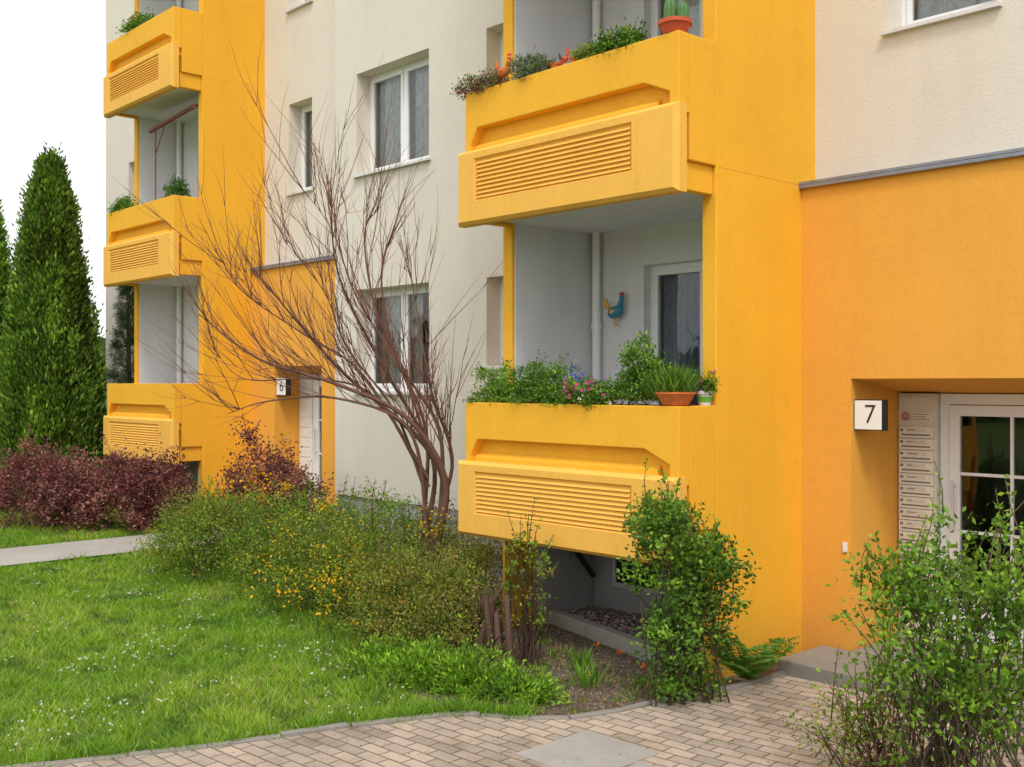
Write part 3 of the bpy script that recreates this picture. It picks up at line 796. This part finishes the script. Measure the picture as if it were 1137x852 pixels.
def tuft(g, c, n, L, W, pal, spread=.04, up=.75):
    p = np.array(c)+rng.normal(size=(n, 3))*np.array([spread, spread, 0.0])
    pal = np.array(pal)*GB; C = pal[rng.integers(0, len(pal), n)]*rng.uniform(.7, 1.3, (n, 1))
    g.leaves(p, L, W, C, np.tile([0, 0, 1.0], (n, 1)), up)
wd = Veg()
for i in range(110):
    u = rng.uniform(-7.6, -4.95); v = rng.uniform(5.0, 6.8)
    if u > np.interp(v, EY, EX)-.08: continue
    if v > 7.3+(u+7.75)*(-.26)-.3: continue
    tuft(wd, (u, v, .01), rng.integers(6, 20), rng.uniform(.03, .10), .011, BRIGHT+OLIVE, .035, .45)
for i in range(110):
    j = rng.uniform(2.2, 8.4); a = int(j); t = j-a
    u = edge[a][0]*(1-t)+edge[a+1][0]*t-.03; v = edge[a][1]*(1-t)+edge[a+1][1]*t
    tuft(wd, (u-abs(rng.normal(0, .06)), v, .01), 26, rng.uniform(.05, .15), .006, BRIGHT, .04, .55)
for i in range(120):
    u = rng.uniform(-10.5, -6.3); v = np.interp(u, [-13, -9.7, -8.2, -7.2, -6.3], [6.5, 6.0, 5.6, 5.15, 4.85])+rng.normal(-.12, .12)
    tuft(wd, (u, v, .01), 30, rng.uniform(.08, .2), .008, BRIGHT+OLIVE, .06, .6)
for c in ((-5.95, 6.25), (-5.6, 5.95)):
    tuft(wd, (*c, .01), 50, .20, .014, BRIGHT, .05, .66)
for c in ((-5.72, 6.45), (-6.0, 6.5), (-5.3, 6.25)):
    wd.leaves(np.tile([c[0], c[1], .16], (8, 1))+rng.normal(0, .008, (8, 3)), .03, .02, np.tile([.70, .18, .01], (8, 1)), np.tile([0, 0, 1.0], (8, 1)), .6)
for i in range(90):
    u = rng.uniform(-5.9, -3.3); v = rng.uniform(2.5, 7.2)
    if u < np.interp(v, EY, EX)+.06: continue
    tuft(wd, (u, v, .014), 6, rng.uniform(.012, .03), .006, OLIVE, .02, .4)
wd.build('bed_weeds', M_leaf)
lt = Veg(); N = 2200
u = rng.uniform(-8, -4.9, N); v = rng.uniform(4.9, 7.2, N); k = u < np.interp(v, EY, EX)-.05
lt.leaves(np.stack([u[k], v[k], np.full(k.sum(), .015)], -1), .03, .018, np.tile([.34, .23, .14], (k.sum(), 1))*rng.uniform(.4, 1.3, (k.sum(), 1)), np.tile([1.0, 0, 0], (k.sum(), 1)), .3)
N = 260; u = rng.uniform(-6.6, -3.4, N); v = rng.uniform(2.2, 7.2, N); k = u > np.interp(v, EY, EX)+.04
lt.leaves(np.stack([u[k], v[k], np.full(k.sum(), .018)], -1), .018, .010, np.tile([.30, .22, .12], (k.sum(), 1))*rng.uniform(.4, 1.3, (k.sum(), 1)), np.tile([1.0, 0, 0], (k.sum(), 1)), .5)
lt.build('leaf_litter', M_leaf)

fn = Veg()
for i in range(15):
    a = rng.uniform(-2.2, 1.6); L = rng.uniform(.45, .78); up = rng.uniform(.6, 1.3)
    d = np.array([math.cos(a), math.sin(a), 0]); d[0] = abs(d[0])*.6
    base = np.array([-4.88, 6.98, .02]); prev = base; pts = [base]
    for s in range(1, 19):
        t = s/18; q = base+d*L*t*.8+np.array([0, 0, L*up*(t-.45*t*t)]); pts.append(q)
        wdt = .11*math.sin(math.pi*min(1, t*.85+.12))
        sd = np.cross(d, [0, 0, 1.0]); sd /= np.linalg.norm(sd)
        for sg in (-1, 1):
            fn.leaves(np.array([q]), wdt*1.2, .024, np.array([[.13, .28, .04]])*rng.uniform(.7, 1.3), np.array([sd*sg+d*.3]), .97)
    fn.tube(pts, .003, (.12, .17, .03), 4)
fn.build('fern', M_leaf)

# ------------------------------------------------------------------ bare tree (multi-stem)
tr = Veg()
O = np.array([-9.03, 7.15, 0]); RX = np.array([.679, .734, 0]); RY = np.array([-.734, .679, 0])
def wp(x, z, y=0): return O+RX*x+RY*y+np.array([0, 0, z])
def smooth(pts, n=5):
    P = [np.array(p, float) for p in pts]; P = [2*P[0]-P[1]]+P+[2*P[-1]-P[-2]]; out = []
    for i in range(1, len(P)-2):
        for k in range(n):
            t = k/n; a, b, c, d = P[i-1], P[i], P[i+1], P[i+2]
            out.append(.5*((2*b)+(-a+c)*t+(2*a-5*b+4*c-d)*t*t+(-a+3*b-3*c+d)*t**3))
    out.append(P[-2]); return out
barkc = (.155, .080, .058)
limbs = [
 ([(0, 0), (.02, .6), (.17, 1.2), (-.05, 1.65), (-.48, 2.07), (-.96, 2.45), (-1.44, 3.03), (-1.83, 3.5)], .056, -.1),
 ([(.04, 0), (.08, .6), (.20, 1.3), (-.2, 1.95), (-.95, 2.30), (-1.7, 2.55), (-2.3, 3.0)], .054, -.5),
 ([(-.03, 0), (-.02, .7), (0, 1.5), (-.5, 2.5), (-.95, 3.5), (-1.1, 4.55)], .044, .3),
 ([(0, .1), (-.04, .8), (-.08, 1.85), (-.62, 3.0), (-.75, 3.95), (-.6, 4.3)], .036, .6),
 ([(.05, .1), (.12, .8), (.1, 1.8), (-.35, 2.6), (-.5, 3.5), (-.3, 4.1)], .038, .1),
 ([(-.03, .1), (-.05, 1.0), (-.25, 1.85), (-.95, 2.15), (-1.55, 2.12), (-1.95, 2.0)], .032, -.6),
 ([(.06, .2), (.16, .9), (.24, 1.5), (.0, 2.2), (-.2, 3.1), (-.25, 3.6)], .036, .4),
 ([(-.05, 1.2), (-.4, 2.0), (-.9, 2.7), (-1.2, 3.3), (-1.6, 3.9)], .020, .2),
 ([(.0, 1.3), (-.7, 2.4), (-1.3, 2.8), (-1.95, 3.25), (-2.15, 3.7)], .020, -.3),
 ([(.0, 1.2), (-.55, 2.15), (-1.25, 2.35), (-1.95, 2.35), (-2.35, 2.7)], .020, .1),
 ([(.05, 1.5), (-.3, 2.4), (-.75, 3.2), (-1.0, 3.9), (-1.35, 4.4)], .018, -.2),
]
def twig(p, d, L, r, lev):
    n = 5; pts = [p]; dd = d/np.linalg.norm(d)
    for i in range(n):
        dd = dd+rng.normal(0, .07, 3)+np.array([0, 0, .06]); dd /= np.linalg.norm(dd)
        pts.append(pts[-1]+dd*L/n)
    tr.tube(pts, list(np.linspace(r, r*.35, n+1)), (.20, .095, .068), 4)
    if lev > 0:
        for _ in range(rng.integers(2, 5)):
            i = rng.integers(1, n)
            nd = dd+rng.normal(0, .33, 3)
            twig(pts[i], nd, L*rng.uniform(.45, .8), r*.6, lev-1)
for pts, r0, dep in limbs:
    n = len(pts)
    P3 = [wp(x+rng.normal(0, .025), z, dep*(i/(n-1))**1.2*1.2+rng.normal(0, .03)) for i, (x, z) in enumerate(pts)]
    S = smooth(P3, 6); m = len(S)
    rad = [r0*(1-.88*(i/(m-1))**.7) for i in range(m)]
    tr.tube(S, rad, barkc, 7)
    for _ in range(int(21)):
        i = rng.integers(int(m*.38), m-1)
        tan = S[i+1]-S[i]; tan /= np.linalg.norm(tan)
        nd = tan+rng.normal(0, .34, 3)+np.array([0, 0, .45])
        twig(S[i], nd, rng.uniform(.4, 1.2), max(.0050, rad[i]*.33), 1)
tr.build('bare_tree', M_bark)

# ------------------------------------------------------------------ thuja trees
def thuja(x, y, H, R, ncl=2600, nper=26):
    g = Veg(); z0 = .15
    t = rng.random(ncl)**1.05; a = rng.uniform(0, 6.283, ncl)
    prof = lambda t: np.clip(1-t, 0, 1)**.50*(.84+.16*np.sin(np.clip(t*3.3, 0, 3.14)))
    nn = np.array([noise.noise(Vector((math.cos(q)*2.4+x, math.sin(q)*2.4+y, w*H*.8)))+.5*noise.noise(Vector((math.cos(q)*6+x, math.sin(q)*6+y, w*H*1.8))) for q, w in zip(a, t)])
    rr = R*prof(t)*(.95+.26*nn)*rng.uniform(.84, 1.06, ncl)
    c = np.stack([x+rr*np.cos(a), y+rr*np.sin(a), z0+t*H*.985], -1)
    cid = np.repeat(np.arange(ncl), nper)
    p = c[cid]+rng.normal(size=(len(cid), 3))*np.array([.06, .06, .13])
    out = np.stack([np.cos(a)*.55, np.sin(a)*.55, np.ones(ncl)], -1)[cid]
    br = np.clip(rng.uniform(.5, 1.45, ncl)[cid]*(1+1.0*nn[cid]), .25, 2.2)
    pal = np.array([(.07, .14, .020), (.13, .23, .028), (.21, .31, .04)])
    C = pal[rng.integers(0, 3, len(cid))]*br[:, None]
    g.leaves(p, .10, .038, C, out, .68)
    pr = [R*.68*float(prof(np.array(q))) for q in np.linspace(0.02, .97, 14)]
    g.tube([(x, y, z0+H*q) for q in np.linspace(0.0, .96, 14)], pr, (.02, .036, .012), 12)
    g.tube([(x, y, 0), (x, y, .6)], [.09, .08], (.08, .05, .035), 8)
    g.build('thuja_tree', M_leaf)
thuja(-19.45, 6.95, 6.05, .98)
thuja(-20.9, 6.1, 5.95, 1.05)
thuja(-22.5, 5.5, 6.2, .95, 1000)
thuja(-24.2, 4.9, 6.0, .95, 700)
pn = Veg()
for i in range(420):
    t = rng.random(); z = .6+3.9*t; rr = .75*(1-t*.75)*rng.uniform(.3, 1); a = rng.uniform(0, 6.28)
    c = np.array([-18.75+rr*math.cos(a), 8.05+rr*math.sin(a)*.6, z+rng.normal(0, .05)])
    n_ = 40; C = np.array([(.04, .08, .035), (.07, .12, .05), (.10, .15, .07)])[rng.integers(0, 3, n_)]*rng.uniform(.6, 1.3)
    pn.leaves(np.tile(c, (n_, 1))+rng.normal(0, .03, (n_, 3)), .11, .009, C, np.tile([math.cos(a), math.sin(a), .4], (n_, 1)), .35)
    if i % 5 == 0: pn.tube([(-18.75, 8.05, z-.2), c], [.015, .005], (.09, .06, .04), 4)
pn.tube([(-18.75, 8.05, 0), (-18.75, 8.05, 4.4)], [.08, .02], (.09, .06, .04), 8)
pn.build('pine_tree', M_leaf)

dt = Veg()
for i in range(150):
    a = 6.283*i/150; R0 = rng.uniform(48, 60)
    x, y = R0*math.cos(a), R0*math.sin(a)
    if y > 6 and abs(x) < 30: continue
    Ht = rng.uniform(3.5, 6.5); n_ = 220
    d = rng.normal(size=(n_, 3)); d /= np.linalg.norm(d, axis=1)[:, None]
    p = np.array([x, y, Ht*.55])+d*np.array([2.6, 2.6, Ht*.45])*rng.random((n_, 1))**.35
    dt.leaves(p, .9, .7, np.array([(.07, .12, .03), (.11, .17, .04)])[rng.integers(0, 2, n_)]*rng.uniform(.6, 1.2, (n_, 1)))
    dt.tube([(x, y, 0), (x, y, Ht*.6)], [.2, .12], (.08, .06, .05), 6)
dt.build('distant_trees', M_bark)

# ------------------------------------------------------------------ balcony plants and ornaments
def planter(name, u0, u1, v0, z):
    m = MB(); m.box(u0, u1, v0, v0+.16, z-.16, z-.01); m.box(u0-.01, u1+.01, v0-.01, v0+.17, z-.025, z); return m.build(name, [M_terra], None, bevel=.005)
ZL = 2.13; ZU = 4.93
planter('planter_box', -7.4, -6.3, 6.52, ZL); planter('planter_box', -6.2, -5.3, 6.52, ZL)
planter('planter_box', -7.4, -6.3, 6.52, ZU); planter('planter_box', -6.1, -5.4, 6.52, ZU)
def pot_shrub(name, blobs, ncl, nper, sp, L, W, pal, fl=None, bias=.4):
    g = Veg()
    p, br, ax, cen = clump_pts(blobs, ncl, nper, sp, zmin=blobs[0][2]-.05, shell=.3)
    pal = np.array(pal)*GB; C = pal[rng.integers(0, len(pal), len(p))]*br[:, None]
    g.leaves(p, L, W, C, ax+np.array([0, 0, .6]), bias)
    for i in range(10):
        b = blobs[i % len(blobs)]; g.tube([(b[0], b[1], b[2]-.05), cen[rng.integers(len(cen))]], [.005, .003], (.1, .07, .04), 4)
    if fl:
        for fc, nf, bl, s in fl:
            q, _, _, _ = clump_pts(bl, max(3, nf//5), 5, .015, zmin=bl[0][2]-.05, shell=.6)
            g.leaves(q, s, s*.9, np.tile(fc, (len(q), 1)))
    return g.build(name, M_leaf)
pot_shrub('potted_plant', [(-7.32, 6.51, ZL+.04, .20, .14, .30), (-7.15, 6.51, ZL+.02, .18, .13, .20)], 110, 26, .03, .034, .016, BRIGHT+[(.20, .27, .12)], [((.80, .78, .6), 24, [(-7.3, 6.47, ZL+.1, .2, .1, .14)], .024)])
pot_shrub('box_shrub', [(-6.80, 6.50, ZL+.05, .27, .19, .32), (-6.55, 6.52, ZL+.05, .24, .18, .31), (-6.68, 6.48, ZL+.02, .35, .15, .15)], 330, 30, .03, .026, .012, BRIGHT+DEEP+[(.14, .24, .05)])
pot_shrub('potted_plant', [(-6.2, 6.47, ZL+.02, .26, .15, .17), (-5.95, 6.47, ZL+.02, .2, .14, .15)], 140, 24, .03, .034, .014, BRIGHT+DEEP, [((.75, .07, .36), 80, [(-6.05, 6.40, ZL+.08, .28, .1, .10)], .030), ((.06, .12, .65), 26, [(-6.25, 6.45, ZL+.18, .12, .1, .13)], .026), ((.85, .8, .75), 36, [(-6.0, 6.40, ZL+.05, .28, .1, .08)], .026)])
pot_shrub('box_shrub', [(-5.62, 6.58, ZL+.1, .22, .16, .38), (-5.5, 6.55, ZL+.05, .2, .14, .29), (-5.68, 6.5, ZL+.02, .2, .12, .15)], 230, 28, .035, .036, .017, DEEP+BRIGHT)
m = MB(); m.lathe((-5.16, 6.46, ZL+.001), [(.08, 0), (.10, .01), (.145, .085), (.155, .09), (.155, .105), (.13, .105), (.12, .09)], 24); m.build('terracotta_bowl', [M_terra], None, smooth=False)
g = Veg(); tuft(g, (-5.16, 6.46, ZL+.09), 420, .22, .010, DEEP+BRIGHT, .055, .62); tuft(g, (-5.32, 6.55, ZL+.02), 300, .26, .010, DEEP+BRIGHT, .05, .62); g.build('potted_grass', M_leaf)
m = MB(); m.lathe((-5.10, 6.74, ZL+.001), [(.045, 0), (.06, .09), (.068, .09), (.068, .11), (.05, .11)], 20, 0); m.lathe((-5.10, 6.74, ZL+.03), [(.0535, 0), (.0595, .04)], 20, 1); m.build('flower_pot', [M_potw, M_potg], None)
pot_shrub('potted_plant', [(-5.10, 6.74, ZL+.13, .08, .08, .12)], 30, 14, .015, .032, .013, BRIGHT+DEEP, [((.7, .14, .36), 20, [(-5.1, 6.74, ZL+.2, .08, .08, .07)], .024)])

pot_shrub('trailing_plant', [(-7.42, 6.37, ZU+.02, .18, .10, .10), (-7.16, 6.40, ZU+.02, .18, .09, .12)], 100, 20, .03, .027, .015, [(.22, .06, .06), (.14, .09, .05), (.10, .17, .03)], [((.7, .2, .25), 14, [(-7.4, 6.33, ZU+.03, .2, .05, .06)], .022)])
pot_shrub('potted_plant', [(-6.72, 6.45, ZU+.02, .26, .10, .16)], 100, 20, .025, .06, .009, [(.14, .18, .10), (.20, .24, .14), (.08, .11, .07)])
pot_shrub('potted_plant', [(-6.05, 6.45, ZU+.02, .14, .09, .11)], 40, 20, .02, .03, .013, BRIGHT+RUSTY, [((.8, .3, .05), 14, [(-6.05, 6.42, ZU+.07, .12, .05, .06)], .022)])
pot_shrub('potted_plant', [(-5.72, 6.45, ZU+.02, .30, .10, .15)], 110, 20, .03, .038, .016, BRIGHT+DEEP, [((.7, .18, .18), 16, [(-5.75, 6.42, ZU+.1, .25, .05, .06)], .022)])
m = MB(); m.lathe((-5.15, 6.44, ZU+.001), [(.085, 0), (.115, .07), (.128, .07), (.128, .10), (.10, .10)], 24); m.build('flower_pot', [M_redpot], None)
m = MB()
for cu_, cv_ in ((-6.45, 6.47), (-6.2, 6.46), (-5.98, 6.47)):
    m.lathe((cu_, cv_, ZU+.001), [(.035, 0), (.05, .055), (.055, .055), (.055, .07), (.04, .07)], 16)
m.build('flower_pot', [M_terra], None)
cm = MB()
for cx, cy, rr, hh in ((-5.18, 6.42, .045, .20), (-5.09, 6.46, .04, .15), (-5.15, 6.5, .035, .12)):
    sides = 24; loops = []
    for q in np.linspace(0, 1, 9):
        r_ = rr*math.sqrt(max(.02, 1-(max(0, q-.5)*2)**2))
        loops.append([(cx+r_*(1+.12*(k % 2))*math.cos(2*math.pi*k/sides), cy+r_*(1+.12*(k % 2))*math.sin(2*math.pi*k/sides), ZU+.09+hh*q) for k in range(sides)])
    cm.loft(loops, 0, True, True)
cm.build('cactus', [plain('cactus_green', (.07, .18, .04), .6)], None)

def hen(name, c, s, mats):
    m = MB()
    X = lambda x, z, y=0: (c[0]+x*s, c[1]+y*s, c[2]+z*s)
    def ell(cx, cz, rx, rz, ry, mi, tilt=0):
        loops = []
        for q in np.linspace(-.98, .98, 9):
            w = math.sqrt(1-q*q)
            lp = []
            for k in range(12):
                t = 2*math.pi*k/12; x0 = q*rx; z0 = w*rz*math.sin(t); y0 = w*ry*math.cos(t)
                lp.append(X(cx+x0*math.cos(tilt)-z0*math.sin(tilt), cz+x0*math.sin(tilt)+z0*math.cos(tilt), y0))
            loops.append(lp)
        m.loft(loops, mi, True, True)
    ell(0, .45, .33, .2, .16, 0, .25)
    ell(.22, .68, .22, .10, .1, 0, 1.2); ell(.28, .9, .10, .09, .08, 0)
    for dx in (-.05, .02, .08): ell(.26+dx, 1.02, .045, .06, .02, 1)
    ell(.33, .80, .03, .06, .02, 1)
    m.tube([X(.36, .9), X(.46, .87)], [.03*s, .004*s], 6, 2)
    for dz in (0, .1, .2): m.tube([X(-.25, .5), X(-.42, .68+dz), X(-.5, .6+dz*1.6)], [.05*s, .045*s, .01*s], 6, 3)
    ell(-.02, .46, .2, .1, .19, 3, .2)
    for dx in (-.04, .08): m.tube([X(dx, .3), X(dx, .0)], .02*s, 6, 2); m.tube([X(dx, .01), X(dx+.1, .01)], .015*s, 6, 2)
    return m.build(name, mats, None, smooth=True)
hen('hen_figurine', (-7.02, 6.40, ZU), .24, [M_terra, M_red, M_gold, M_terra])
hen('hen_figurine', (-6.3, 6.42, ZU), .14, [M_redpot, M_red, M_gold, M_black])
hen('rooster_wall_ornament', (-7.02, 7.86, 2.86), .30, [M_teal, M_red, M_gold, M_gold])

pot_shrub('potted_plant', [(-17.2, 7.3, 5.12, .35, .1, .18)], 70, 22, .04, .05, .02, DEEP+BRIGHT, [((.8, .7, .6), 20, [(-17.2, 7.25, 5.2, .3, .1, .1)], .03)])
pot_shrub('potted_plant', [(-15.5, 7.4, 5.15, .25, .12, .26)], 60, 20, .04, .05, .02, DEEP)
pot_shrub('potted_plant', [(-16.6, 7.3, 7.95, .5, .1, .15)], 60, 22, .04, .05, .02, DEEP+BRIGHT)
ch = MB()
for du in (0, .42):
    ch.tube([(-16.4+du, 7.75, 4.1), (-16.4+du, 8.15, 5.0)], .015, 6); ch.tube([(-16.4+du, 8.15, 4.1), (-16.4+du, 7.7, 4.55)], .015, 6)
ch.box(-16.42, -15.96, 7.70, 8.08, 4.54, 4.57)
for i in range(4): ch.box(-16.42, -15.96, 8.08+.02*i, 8.10+.02*i, 4.68+.09*i, 4.74+.09*i)
ch.build('folding_chair', [M_frame], None)

# ------------------------------------------------------------------ world, sun, camera
w = bpy.data.worlds.new('World'); scene.world = w; w.use_nodes = True
nt = w.node_tree; bg = nt.nodes['Background']
sky = nt.nodes.new('ShaderNodeTexSky'); sky.sky_type = 'NISHITA'; sky.sun_disc = False
EL, AZ = math.radians(54), math.radians(128)
sky.sun_elevation = EL; sky.sun_rotation = AZ; sky.dust_density = 5; sky.ozone_density = .5; sky.air_density = 1.0
hs = nt.nodes.new('ShaderNodeHueSaturation'); hs.inputs['Saturation'].default_value = .12
nt.links.new(sky.outputs[0], hs.inputs['Color'])
mxn = nt.nodes.new('ShaderNodeMix'); mxn.data_type = 'RGBA'; mxn.inputs[0].default_value = .6
mxn.inputs[7].default_value = (11.8, 11.8, 12.0, 1)
nt.links.new(hs.outputs[0], mxn.inputs[6]); nt.links.new(mxn.outputs[2], bg.inputs[0])
bg.inputs[1].default_value = .15

sd = bpy.data.lights.new('sun', 'SUN'); sd.energy = 1.4; sd.angle = math.radians(13); sd.color = (1, .96, .9)
so = bpy.data.objects.new('sun', sd); COL.objects.link(so)
dirv = Vector((math.sin(AZ)*math.cos(EL), math.cos(AZ)*math.cos(EL), math.sin(EL)))
so.rotation_euler = dirv.to_track_quat('Z', 'Y').to_euler(); so.location = (0, 0, 30)

cd = bpy.data.cameras.new('camera'); cd.lens = 38.0; cd.sensor_width = 36; cd.clip_end = 2000
co = bpy.data.objects.new('camera', cd); COL.objects.link(co)
co.location = (0, 0, 2.3); co.rotation_euler = (math.radians(90), 0, math.atan2(.734, .679))
scene.camera = co
scene.view_settings.view_transform = 'Standard'; scene.view_settings.look = 'None'; scene.view_settings.exposure = 0
